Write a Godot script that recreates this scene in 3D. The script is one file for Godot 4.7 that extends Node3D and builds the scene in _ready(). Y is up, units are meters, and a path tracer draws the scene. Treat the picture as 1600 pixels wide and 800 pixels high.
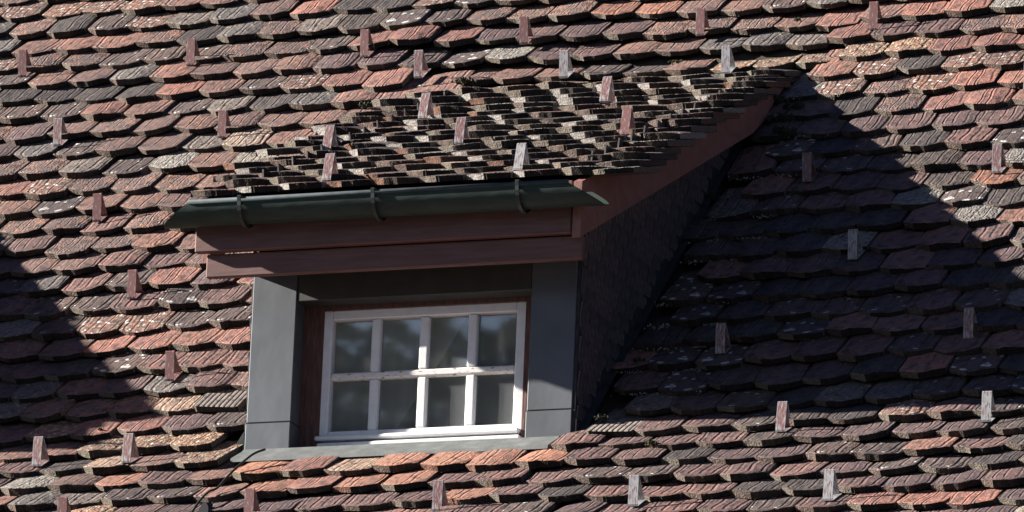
extends Node3D

# ---------------------------------------------------------------- constants of the place (metres, x along the eaves, y up, z out of the roof)
const TW := 0.185          # tile spacing along a course
const GAUGE := 0.176       # course spacing on the main slope
const GAUGE_LOW := 0.165   # course spacing on the flared eaves
const GAUGE_D := 0.172     # course spacing on the dormer roof
const PITCH_D := 24.4
const DORMER_STEP := 3.86   # the next dormer along the roof
const CHEEK_L := 0.0
const CHEEK_R := 1.277

var rng := RandomNumberGenerator.new()
var cam_at := Vector3.ZERO
var cam_x := Vector3.RIGHT
var cam_y := Vector3.UP
var cam_z := Vector3.BACK
var rows := {}             # course number -> [y, z, pitch] of the main roof
var used := {}
var tile_meshes: Array[ArrayMesh] = []
var ribbed_mesh: ArrayMesh
var looks := []
var edge_mats: Array[StandardMaterial3D] = []
var M := {}
var shingle_mesh: ArrayMesh
var last_look := ""


func _ready() -> void:
	rng.seed = 4711
	# ---- camera: long lens, from the street below and to the right
	var a := deg_to_rad(20.0)
	var e := deg_to_rad(15.0)
	var roll := deg_to_rad(2.4)
	cam_z = Vector3(sin(a) * cos(e), -sin(e), cos(a) * cos(e))
	var r := Vector3(cos(a), 0, -sin(a))
	var u := cam_z.cross(r)
	cam_x = r * cos(roll) + u * sin(roll)
	cam_y = u * cos(roll) - r * sin(roll)
	cam_at = Vector3(10.218, -6.487, 25.279)
	var cam := Camera3D.new()
	cam.name = "camera"
	cam.transform = Transform3D(Basis(cam_x, cam_y, cam_z), cam_at)
	cam.fov = 3.9148
	cam.near = 0.5
	cam.far = 600.0
	add_child(cam)
	cam.current = true
	# ---- sky, sun, exposure
	var sm := ProceduralSkyMaterial.new()
	sm.sky_top_color = Color(0.10, 0.16, 0.32)
	sm.sky_horizon_color = Color(0.56, 0.64, 0.76)
	sm.sky_curve = 0.13
	sm.ground_bottom_color = Color(0.16, 0.15, 0.14)
	sm.ground_horizon_color = Color(0.36, 0.38, 0.42)
	sm.sun_angle_max = 12.0
	sm.sky_cover = added_cloud_cover()
	var sky := Sky.new()
	sky.sky_material = sm
	var env := Environment.new()
	env.background_mode = Environment.BG_SKY
	env.sky = sky
	env.background_energy_multiplier = 0.34
	env.tonemap_mode = Environment.TONE_MAPPER_LINEAR
	env.tonemap_exposure = 3.4
	env.sdfgi_enabled = true
	env.ssao_enabled = true
	env.ssil_enabled = true
	var we := WorldEnvironment.new()
	we.name = "world_environment"
	we.environment = env
	add_child(we)
	var sun := DirectionalLight3D.new()
	sun.name = "sun"
	sun.light_color = Color(1.0, 0.967, 0.925)
	sun.light_energy = 1.6
	sun.light_angular_distance = 0.65
	sun.shadow_enabled = true
	add_child(sun)
	sun.look_at_from_position(Vector3.ZERO, -Vector3(-4.4, 1.78, 1.0).normalized(), Vector3.UP)

	course_table()
	make_materials()
	make_tiles()
	build_house()
	build_main_roof()
	var d := build_dormer(0.0, true, "small shed dormer with a white eight-pane window, metal casing and green gutter")
	d.set_meta("category", "dormer")
	var d2 := build_dormer(-DORMER_STEP, false, "neighbouring shed dormer further left along the roof, its shadow reaching the lower left tiles")
	d2.set_meta("category", "dormer")
	build_trees()
	build_guards()
	build_cable()


# broken cloud added out of view, mostly low all round, to brighten the panes
func added_cloud_cover() -> ImageTexture:
	var n := FastNoiseLite.new()
	n.seed = 86
	n.frequency = 1.0
	n.fractal_octaves = 5
	var im := Image.create(512, 256, false, Image.FORMAT_RGBAF)
	for y in 256:
		var el := (0.5 - (y + 0.5) / 256.0) * PI
		for x in 512:
			var az := (x + 0.5) / 512.0 * TAU
			var d := Vector3(cos(el) * sin(az), sin(el) * 2.2, cos(el) * cos(az))
			var v := n.get_noise_3d(d.x * 2.2, d.y * 2.2, d.z * 2.2)
			var low := smoothstep(0.03, 0.14, el) * (1.0 - smoothstep(0.30, 0.55, el) * 0.93)
			var a := smoothstep(0.20, 0.46, v) * low
			var b := 1.6 + 0.7 * v
			im.set_pixel(x, y, Color(0.62 * b, 0.82 * b, 1.12 * b, a))
	return ImageTexture.create_from_image(im)


# ---------------------------------------------------------------- naming helpers
func numbered(called: String) -> String:
	var n: int = used.get(called, 0)
	used[called] = n + 1
	return called if n == 0 else "%s_%03d" % [called, n]


func thing(called: String, label: String, category: String, at := Vector3.ZERO, group := "") -> Node3D:
	var o := Node3D.new()
	o.name = numbered(called)
	add_child(o)
	o.position = at
	o.set_meta("label", label)
	o.set_meta("category", category)
	if group != "":
		o.set_meta("group", group)
	return o


func part(called: String, mesh: Mesh, m: Material, parent: Node3D, kind := "") -> MeshInstance3D:
	var o := MeshInstance3D.new()
	o.name = called
	o.mesh = mesh
	if m:
		o.material_override = m
	parent.add_child(o, true)
	if kind != "":
		o.set_meta("kind", kind)
	return o


func struct_node(called: String, label := "") -> Node3D:
	var o := Node3D.new()
	o.name = numbered(called)
	add_child(o)
	o.set_meta("kind", "structure")
	if label != "":
		o.set_meta("label", label)
	return o


# ---------------------------------------------------------------- mesh helpers
func st_new() -> SurfaceTool:
	var st := SurfaceTool.new()
	st.begin(Mesh.PRIMITIVE_TRIANGLES)
	st.set_smooth_group(-1)
	return st


func done(st: SurfaceTool) -> ArrayMesh:
	st.generate_normals()
	return st.commit()


func tri(st: SurfaceTool, p: Vector3, q: Vector3, s: Vector3, hint: Vector3) -> void:
	if (q - p).cross(s - p).dot(hint) > 0.0:
		st.add_vertex(p)
		st.add_vertex(s)
		st.add_vertex(q)
	else:
		st.add_vertex(p)
		st.add_vertex(q)
		st.add_vertex(s)


func quad(st: SurfaceTool, p: Vector3, q: Vector3, s: Vector3, t: Vector3, hint: Vector3) -> void:
	tri(st, p, q, s, hint)
	tri(st, p, s, t, hint)


func cbox(st: SurfaceTool, lo: Vector3, hi: Vector3, b := 0.003, t := Transform3D.IDENTITY) -> void:
	var c := (lo + hi) * 0.5
	var h := (hi - lo) * 0.5
	b = minf(b, minf(h.x, minf(h.y, h.z)) * 0.6)
	var g := h - Vector3(b, b, b)
	for ax in 3:
		var o1 := (ax + 1) % 3
		var o2 := (ax + 2) % 3
		for sg in [-1.0, 1.0]:
			var pts := []
			for k in [[-1, -1], [1, -1], [1, 1], [-1, 1]]:
				var v := Vector3.ZERO
				v[ax] = sg * h[ax]
				v[o1] = k[0] * g[o1]
				v[o2] = k[1] * g[o2]
				pts.append(t * (c + v))
			var n := Vector3.ZERO
			n[ax] = sg
			quad(st, pts[0], pts[1], pts[2], pts[3], t.basis * n)
		for s1 in [-1.0, 1.0]:
			for s2 in [-1.0, 1.0]:
				var e := []
				for k in [[-1.0, 0], [1.0, 0], [1.0, 1], [-1.0, 1]]:
					var v := Vector3.ZERO
					v[ax] = k[0] * g[ax]
					v[o1] = s1 * (h[o1] if k[1] == 0 else g[o1])
					v[o2] = s2 * (g[o2] if k[1] == 0 else h[o2])
					e.append(t * (c + v))
				var n := Vector3.ZERO
				n[o1] = s1
				n[o2] = s2
				quad(st, e[0], e[1], e[2], e[3], t.basis * n)
	for sx in [-1.0, 1.0]:
		for sy in [-1.0, 1.0]:
			for sz in [-1.0, 1.0]:
				var s := Vector3(sx, sy, sz)
				tri(st, t * (c + Vector3(sx * h.x, sy * g.y, sz * g.z)), t * (c + Vector3(sx * g.x, sy * h.y, sz * g.z)), t * (c + Vector3(sx * g.x, sy * g.y, sz * h.z)), t.basis * s)


func box_mesh(lo: Vector3, hi: Vector3, b := 0.003) -> ArrayMesh:
	var st := st_new()
	cbox(st, lo, hi, b)
	return done(st)


# a polygon given as (z, y) points, drawn from x0 to x1
func extrude_x(st: SurfaceTool, zy: PackedVector2Array, x0: float, x1: float) -> void:
	var mid := Vector2.ZERO
	for p in zy:
		mid += p / zy.size()
	var idx := Geometry2D.triangulate_polygon(zy)
	for k in range(0, idx.size(), 3):
		for side in [[x0, -1.0], [x1, 1.0]]:
			var v := []
			for j in 3:
				var p := zy[idx[k + j]]
				v.append(Vector3(side[0], p.y, p.x))
			tri(st, v[0], v[1], v[2], Vector3(side[1] * signf(x1 - x0), 0, 0))
	for k in zy.size():
		var p := zy[k]
		var q := zy[(k + 1) % zy.size()]
		var n := Vector2(q.y - p.y, p.x - q.x)
		if Geometry2D.is_point_in_polygon((p + q) * 0.5 + n.normalized() * 0.0005, zy):
			n = -n
		quad(st, Vector3(x0, p.y, p.x), Vector3(x1, p.y, p.x), Vector3(x1, q.y, q.x), Vector3(x0, q.y, q.x), Vector3(0, n.y, n.x))


func tube(st: SurfaceTool, pts: Array, rad: float, seg := 8) -> void:
	var rings := []
	for k in pts.size():
		var d: Vector3 = (pts[mini(k + 1, pts.size() - 1)] - pts[maxi(k - 1, 0)]).normalized()
		var n := d.cross(Vector3.UP if absf(d.y) < 0.9 else Vector3.RIGHT).normalized()
		var b := d.cross(n)
		var ring := []
		for j in seg:
			var w := TAU * j / seg
			ring.append(pts[k] + (n * cos(w) + b * sin(w)) * rad)
		rings.append(ring)
	for k in pts.size() - 1:
		for j in seg:
			var j2 := (j + 1) % seg
			var c: Vector3 = (pts[k] + pts[k + 1]) * 0.5
			quad(st, rings[k][j], rings[k][j2], rings[k + 1][j2], rings[k + 1][j], rings[k][j] - c + rings[k + 1][j2] - c)
	for k in [0, pts.size() - 1]:
		var dir: Vector3 = pts[0] - pts[1] if k == 0 else pts[k] - pts[k - 1]
		for j in seg:
			tri(st, pts[k], rings[k][j], rings[k][(j + 1) % seg], dir)


# ---------------------------------------------------------------- the courses of the main roof
func pitch_of(i: int) -> float:
	return 36.0 if i <= 1 else 37.5 if i == 2 else 40.0 if i == 3 else 42.5


func course_table() -> void:
	var y := -0.191
	var z := 0.313
	rows[0] = [y, z, pitch_of(0)]
	for i in 36:
		var p := deg_to_rad(pitch_of(i))
		var g := GAUGE_LOW if i <= 2 else GAUGE
		y += g * sin(p)
		z -= g * cos(p)
		rows[i + 1] = [y, z, pitch_of(i + 1)]
	y = -0.191
	z = 0.313
	for i in range(-1, -14, -1):
		var p := deg_to_rad(36.0)
		y -= GAUGE_LOW * sin(p)
		z += GAUGE_LOW * cos(p)
		rows[i] = [y, z, 36.0]


func course_at(f: float) -> Array:   # [y, z, pitch] at a fractional course
	var i := int(floor(f))
	var a0 = rows[i]
	var a1 = rows[i + 1]
	var t := f - i
	return [lerpf(a0[0], a1[0], t), lerpf(a0[1], a1[1], t), a0[2]]


func dormer_y(z: float) -> float:
	return 0.945 + 0.4536 * (0.24 - z)


func main_y(z: float) -> float:
	return 0.02 - 0.9163 * z


func to_frame(p: Vector3) -> Vector2:   # how far across and up the picture a point of the roof lies (-1..1), to decide what is modelled singly
	var v := p - cam_at
	var d := -v.dot(cam_z)
	return Vector2(v.dot(cam_x), v.dot(cam_y)) * (28.0 * 418.0 / d) / Vector2(800.0, 400.0)


# ---------------------------------------------------------------- materials
func lin(r: float, g: float, b: float) -> Color:
	return Color(r, g, b).linear_to_srgb()


func noise_tex(seed_: int, freq: float, lo: Color, hi: Color, size := 256, octaves := 4) -> NoiseTexture2D:
	var n := FastNoiseLite.new()
	n.seed = seed_
	n.noise_type = FastNoiseLite.TYPE_SIMPLEX_SMOOTH
	n.frequency = freq
	n.fractal_octaves = octaves
	var t := NoiseTexture2D.new()
	t.width = size
	t.height = size
	t.seamless = true
	t.noise = n
	var g := Gradient.new()
	g.set_color(0, lo)
	g.set_color(1, hi)
	t.color_ramp = g
	return t


func mat(c: Color, rough: float, metal := 0.0) -> StandardMaterial3D:
	var m := StandardMaterial3D.new()
	m.albedo_color = c
	m.roughness = rough
	m.metallic = metal
	return m


func mottle(m: StandardMaterial3D, seed_: int, scale: Vector3, lo: float, hi: float, relief := 0.0, freq := 0.02) -> void:
	m.uv1_triplanar = true
	m.uv1_scale = scale
	m.albedo_texture = noise_tex(seed_, freq, Color(lo, lo, lo), Color(hi, hi, hi))
	if relief != 0.0:
		m.heightmap_enabled = true
		m.heightmap_scale = relief
		m.heightmap_texture = noise_tex(seed_ + 7, freq * 1.5, Color.BLACK, Color.WHITE)


func worn_paint(paint: Color, bare: Color, thr: float, seed_: int) -> ImageTexture:
	var n := FastNoiseLite.new()
	n.seed = seed_
	n.frequency = 0.045
	n.fractal_octaves = 4
	var im := Image.create(96, 160, false, Image.FORMAT_RGB8)
	for y in 160:
		for x in 96:
			var edge := maxf(0.0, 1.0 - minf(x, 95 - x) / 14.0) * 0.35 + maxf(0.0, 1.0 - minf(y, 159 - y) / 14.0) * 0.3
			var v := n.get_noise_2d(x * 1.6, y * 0.8) + edge
			var t := smoothstep(thr - 0.05, thr + 0.05, v)
			var c := paint.lerp(bare, t) * (0.92 + 0.25 * n.get_noise_2d(x * 4.0 + 300, y * 4.0))
			im.set_pixel(x, y, c.linear_to_srgb())
	return ImageTexture.create_from_image(im)


func make_materials() -> void:
	var m := mat(lin(0.125, 0.138, 0.155), 0.55, 0.55)       # painted sheet metal
	m.metallic_specular = 0.6
	mottle(m, 11, Vector3(1.6, 1.0, 1.6), 0.84, 1.0, 0.12, 0.006)
	M.sheet = m
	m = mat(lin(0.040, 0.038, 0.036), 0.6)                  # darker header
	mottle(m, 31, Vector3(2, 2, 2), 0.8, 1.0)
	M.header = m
	m = mat(lin(0.21, 0.225, 0.225), 0.45)
	mottle(m, 12, Vector3(3, 3, 3), 0.8, 1.0, 0.1, 0.02)
	M.sill = m
	m = mat(lin(0.05, 0.054, 0.06), 0.9)
	m.metallic_specular = 0.2
	mottle(m, 13, Vector3(3, 3, 3), 0.7, 1.0)
	M.flashing = m
	m = mat(lin(0.026, 0.050, 0.042), 0.6)                 # dark green gutter paint
	m.metallic_specular = 0.4
	mottle(m, 14, Vector3(1.2, 5, 5), 0.72, 1.0, 0.08, 0.02)
	M.gutter = m
	m = mat(lin(0.075, 0.10, 0.11), 0.75)
	m.metallic_specular = 0.35
	mottle(m, 15, Vector3(3, 8, 8), 0.7, 1.0)
	M.bead = m
	m = mat(lin(0.025, 0.03, 0.032), 0.45)
	M.bracket = m
	m = mat(lin(0.155, 0.076, 0.068), 0.62)                 # oxblood painted boards
	mottle(m, 16, Vector3(0.5, 4.0, 0.5), 0.84, 1.0, 0.10, 0.03)
	M.board = m
	m = mat(lin(0.29, 0.132, 0.112), 0.62)
	mottle(m, 17, Vector3(5.0, 1.6, 1.2), 0.84, 1.0, 0.08, 0.03)
	M.verge = m
	m = mat(lin(0.17, 0.075, 0.06), 0.7)
	mottle(m, 18, Vector3(8, 1.2, 8), 0.6, 1.0, 0.1, 0.03)
	M.jamb = m
	m = mat(lin(0.84, 0.84, 0.85), 0.45)                    # white window paint
	mottle(m, 19, Vector3(3, 3, 3), 0.93, 1.0, 0.03, 0.02)
	M.white = m
	m = mat(lin(0.80, 0.79, 0.78), 0.55)                    # flaking glazing bars
	m.uv1_triplanar = true
	m.uv1_scale = Vector3(3.5, 9, 9)
	var g := noise_tex(20, 0.03, Color(0.5, 0.44, 0.38), Color(1, 1, 1))
	g.color_ramp.set_offset(0, 0.16)
	g.color_ramp.add_point(0.24, Color(0.95, 0.93, 0.92))
	m.albedo_texture = g
	M.bar = m
	m = mat(Color(0.95, 0.98, 1.0, 0.06), 0.02)
	m.transparency = BaseMaterial3D.TRANSPARENCY_ALPHA
	M.glass = m
	m = mat(lin(0.13, 0.13, 0.128), 0.9)
	mottle(m, 22, Vector3(3, 0.6, 3), 0.8, 1.0)
	m.backlight_enabled = true
	m.backlight = Color(0.3, 0.3, 0.3)
	M.curtain = m
	m = mat(lin(0.06, 0.045, 0.036), 0.85)
	mottle(m, 23, Vector3(1, 1, 1), 0.6, 1.0)
	M.deck = m
	m = mat(lin(0.125, 0.105, 0.108), 0.6)
	mottle(m, 24, Vector3(4, 4, 4), 0.5, 1.0, 0.1)
	M.shingle = m
	m = mat(lin(0.155, 0.12, 0.118), 0.6)
	mottle(m, 25, Vector3(4, 4, 4), 0.5, 1.0, 0.1)
	M.shingle_b = m
	m = mat(lin(0.50, 0.46, 0.40), 0.9)
	mottle(m, 26, Vector3(0.6, 0.6, 0.6), 0.85, 1.0)
	M.render = m
	m = mat(lin(0.055, 0.055, 0.052), 0.95)
	mottle(m, 27, Vector3(0.05, 0.05, 0.05), 0.7, 1.0)
	M.ground = m
	m = mat(lin(0.018, 0.018, 0.02), 0.55)
	M.cable = m
	m = mat(lin(0.10, 0.11, 0.03), 0.95)
	mottle(m, 28, Vector3(30, 30, 30), 0.4, 1.0, 0.4)
	M.moss = m
	m = mat(lin(0.05, 0.06, 0.025), 0.95)
	mottle(m, 29, Vector3(30, 30, 30), 0.4, 1.0, 0.4)
	M.moss_dark = m
	# snow guards: oxblood paint, more or less worn to galvanised steel
	var thr := [0.42, 0.16, -0.16]
	M.guards = []
	for k in 3:
		m = mat(Color.WHITE, 0.42)
		m.metallic_specular = 0.55
		m.albedo_texture = worn_paint(Color(0.19, 0.085, 0.08), Color(0.34, 0.36, 0.38), thr[k], 60 + k)
		M.guards.append(m)
	make_tile_looks()


func groove_lines(r: RandomNumberGenerator, count: int) -> Array:
	var out := []
	for i in count:
		out.append([(i + 0.5) / count + r.randf_range(-0.05, 0.05), r.randf_range(0.0, 0.22), r.randf_range(0.2, 1.1), r.randf_range(0.016, 0.030), r.randf_range(-0.05, 0.05)])
	return out


func tile_textures(seed_: int, ca: Color, cb: Color, o: Dictionary) -> Array:
	# the clay of one kind of tile: colour (patina, lichen, droppings) and relief (finger-drawn drainage grooves, grain, pits)
	var r := RandomNumberGenerator.new()
	r.seed = seed_
	var S := 160
	var n := FastNoiseLite.new()
	n.seed = seed_
	n.frequency = 1.0
	n.fractal_octaves = 4
	n.noise_type = FastNoiseLite.TYPE_SIMPLEX_SMOOTH
	var f := FastNoiseLite.new()
	f.seed = seed_ + 99
	f.frequency = 1.0
	f.fractal_octaves = 2
	var lines := groove_lines(r, o.get("grooves", 4))
	var ribbed: bool = o.get("ribbed", false)
	var im := Image.create(S, S, false, Image.FORMAT_RGB8)
	var hm := Image.create(S, S, false, Image.FORMAT_RF)
	var lich: float = o.get("lichen", 0.6)
	var lc: Color = o.get("lichen_color", Color(0.42, 0.39, 0.33))
	var spots: float = o.get("spots", 0.98)
	var worn: float = o.get("worn", 0.36)
	var wc: Color = o.get("worn_color", Color(0.44, 0.19, 0.11))
	for py in S:
		var v := (py + 0.5) / S
		for px in S:
			var u := (px + 0.5) / S
			var gr := 0.0
			if ribbed:
				gr = pow(0.5 - 0.5 * cos(u * TAU * 9.0), 2.0) * smoothstep(0.0, 0.03, v)
			else:
				for l in lines:
					var side: float = signf(l[0] - 0.5)
					var far: float = maxf(0.0, absf(l[0] - 0.5) - 0.18)
					var at: float = l[0] + l[4] * v + 0.012 * sin(v * 9.0 + l[0] * 30.0) - side * far * 1.9 * pow(maxf(0.0, 1.0 - v / 0.22), 2.0)
					var d: float = (u - at) / l[3]
					if absf(d) < 4.0:
						var on: float = l[2] * smoothstep(l[1] * 0.6, l[1] * 0.6 + 0.05, v)
						gr += on * (exp(-d * d) - 0.35 * exp(-(absf(d) - 2.0) * (absf(d) - 2.0)))
			var a1 := n.get_noise_2d(u * 3.2 + 10.0, v * 2.0)
			var a2 := n.get_noise_2d(u * 8.0, v * 6.0 + 30.0)
			var a3 := f.get_noise_2d(u * 34.0, v * 34.0)
			var a4 := n.get_noise_2d(u * 4.0 + 70.0, v * 4.5 + 20.0)
			var t := clampf(0.5 + a1 * 1.1 + a2 * 0.45, 0.0, 1.0)
			var c := ca.lerp(cb, t)
			c = c.lerp(wc, smoothstep(worn, worn + 0.14, a4 + 0.35 * a2 + 0.25 * maxf(-gr, 0.0)) * 0.75)
			c *= 0.92 + 0.34 * a3 - 0.14 * maxf(gr, 0.0)
			c *= 1.0 - 0.5 * smoothstep(0.12, 0.42, n.get_noise_2d(u * 2.8 + 200.0, v * 3.4 + 11.0))
			var lm := smoothstep(lich, lich + 0.16, n.get_noise_2d(u * 5.5 + 40.0, v * 6.0) + 0.4 * a3)
			c = c.lerp(lc * (0.9 + 0.3 * a3), lm * 0.85)
			var wm := smoothstep(spots, spots + 0.06, f.get_noise_2d(u * 2.6 + 140.0, v * 3.4 + 60.0) * 1.25 + 0.10 * a3)
			c = c.lerp(Color(0.60, 0.60, 0.58), wm * 0.9)
			im.set_pixel(px, S - 1 - py, c.linear_to_srgb())
			var h := 0.55 - 0.42 * gr + 0.07 * a3 + 0.17 * a2 + 0.08 * lm
			if o.get("rough", false):
				h += 0.35 * n.get_noise_2d(u * 14.0 + 5.0, v * 14.0)
			hm.set_pixel(px, S - 1 - py, Color(h, h, h))
	return [ImageTexture.create_from_image(im), ImageTexture.create_from_image(hm)]


func add_look(called: String, seed_: int, ca: Color, cb: Color, o := {}) -> void:
	var tex := tile_textures(seed_, ca, cb, o)
	var mats := []
	for tint in [[1.0, 1.0, 1.0], [0.80, 0.80, 0.82], [1.10, 1.03, 0.97]]:
		var m := mat(lin(minf(tint[0], 1.2) * 0.9, tint[1] * 0.9, tint[2] * 0.9), 0.74)
		m.metallic_specular = 0.5
		m.albedo_texture = tex[0]
		m.heightmap_enabled = true
		m.heightmap_scale = 0.8
		m.heightmap_texture = tex[1]
		mats.append(m)
	looks.append({"name": called, "mats": mats})


func make_tile_looks() -> void:
	var pale := Color(0.46, 0.42, 0.33)
	add_look("red", 101, Color(0.205, 0.122, 0.106), Color(0.135, 0.094, 0.088))
	add_look("red_b", 102, Color(0.28, 0.145, 0.118), Color(0.18, 0.112, 0.10), {"grooves": 4, "worn": 0.35})
	add_look("red_c", 103, Color(0.22, 0.138, 0.120), Color(0.145, 0.106, 0.098), {"grooves": 4, "rough": true})
	add_look("orange", 104, Color(0.36, 0.165, 0.11), Color(0.25, 0.13, 0.10), {"grooves": 4, "worn": 0.2, "worn_color": Color(0.52, 0.21, 0.11)})
	add_look("salmon", 105, Color(0.44, 0.21, 0.145), Color(0.31, 0.165, 0.12), {"grooves": 5, "worn": 0.3, "lichen": 0.55, "worn_color": Color(0.55, 0.24, 0.15)})
	add_look("rose", 121, Color(0.33, 0.155, 0.125), Color(0.21, 0.115, 0.10), {"grooves": 4, "worn": 0.25, "worn_color": Color(0.46, 0.19, 0.13)})
	add_look("dark", 106, Color(0.09, 0.068, 0.064), Color(0.055, 0.047, 0.047), {"grooves": 4, "worn": 0.7})
	add_look("dark_b", 107, Color(0.13, 0.088, 0.08), Color(0.085, 0.065, 0.062), {"grooves": 5, "worn": 0.62, "spots": 0.8})
	add_look("purple", 108, Color(0.155, 0.095, 0.093), Color(0.105, 0.072, 0.074), {"grooves": 5, "worn": 0.6})
	add_look("purple_b", 109, Color(0.19, 0.105, 0.098), Color(0.110, 0.074, 0.074), {"grooves": 4, "worn": 0.45, "worn_color": Color(0.36, 0.14, 0.09)})
	add_look("grey", 110, Color(0.165, 0.142, 0.134), Color(0.12, 0.104, 0.099), {"grooves": 5, "worn": 0.75, "lichen": 0.35})
	add_look("tan", 111, Color(0.33, 0.245, 0.195), Color(0.21, 0.15, 0.125), {"grooves": 5, "lichen": 0.15, "lichen_color": Color(0.43, 0.35, 0.27), "worn": 0.4})
	add_look("lichen", 112, Color(0.25, 0.225, 0.20), Color(0.17, 0.15, 0.138), {"grooves": 5, "lichen": -0.02, "lichen_color": Color(0.33, 0.31, 0.275), "rough": true, "worn": 0.8})
	add_look("spotted", 113, Color(0.22, 0.11, 0.085), Color(0.13, 0.085, 0.075), {"grooves": 4, "spots": 0.6, "lichen": 0.3, "lichen_color": pale})
	add_look("spotted_b", 114, Color(0.12, 0.085, 0.08), Color(0.08, 0.063, 0.062), {"grooves": 4, "spots": 0.58, "worn": 0.6})
	add_look("crusty", 115, Color(0.25, 0.14, 0.10), Color(0.16, 0.11, 0.09), {"grooves": 4, "rough": true, "lichen": 0.12, "lichen_color": Color(0.5, 0.42, 0.3), "worn": 0.2, "spots": 0.8})
	add_look("ribbed", 116, Color(0.25, 0.21, 0.185), Color(0.19, 0.16, 0.145), {"ribbed": true, "worn": 0.9, "lichen": 0.7})
	# broken and weathered edges; last two tones paint shade on tail faces
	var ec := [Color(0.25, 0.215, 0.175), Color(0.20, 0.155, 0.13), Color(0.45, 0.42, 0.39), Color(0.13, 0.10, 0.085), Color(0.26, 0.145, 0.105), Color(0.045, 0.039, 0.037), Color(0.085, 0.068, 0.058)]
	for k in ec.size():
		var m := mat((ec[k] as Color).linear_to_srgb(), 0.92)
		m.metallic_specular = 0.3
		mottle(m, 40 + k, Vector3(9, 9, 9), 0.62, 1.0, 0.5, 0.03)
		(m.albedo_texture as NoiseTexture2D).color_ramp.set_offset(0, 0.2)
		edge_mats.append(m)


func look(called: String) -> Dictionary:
	for l in looks:
		if l.name == called:
			return l
	return looks[0]


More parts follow.
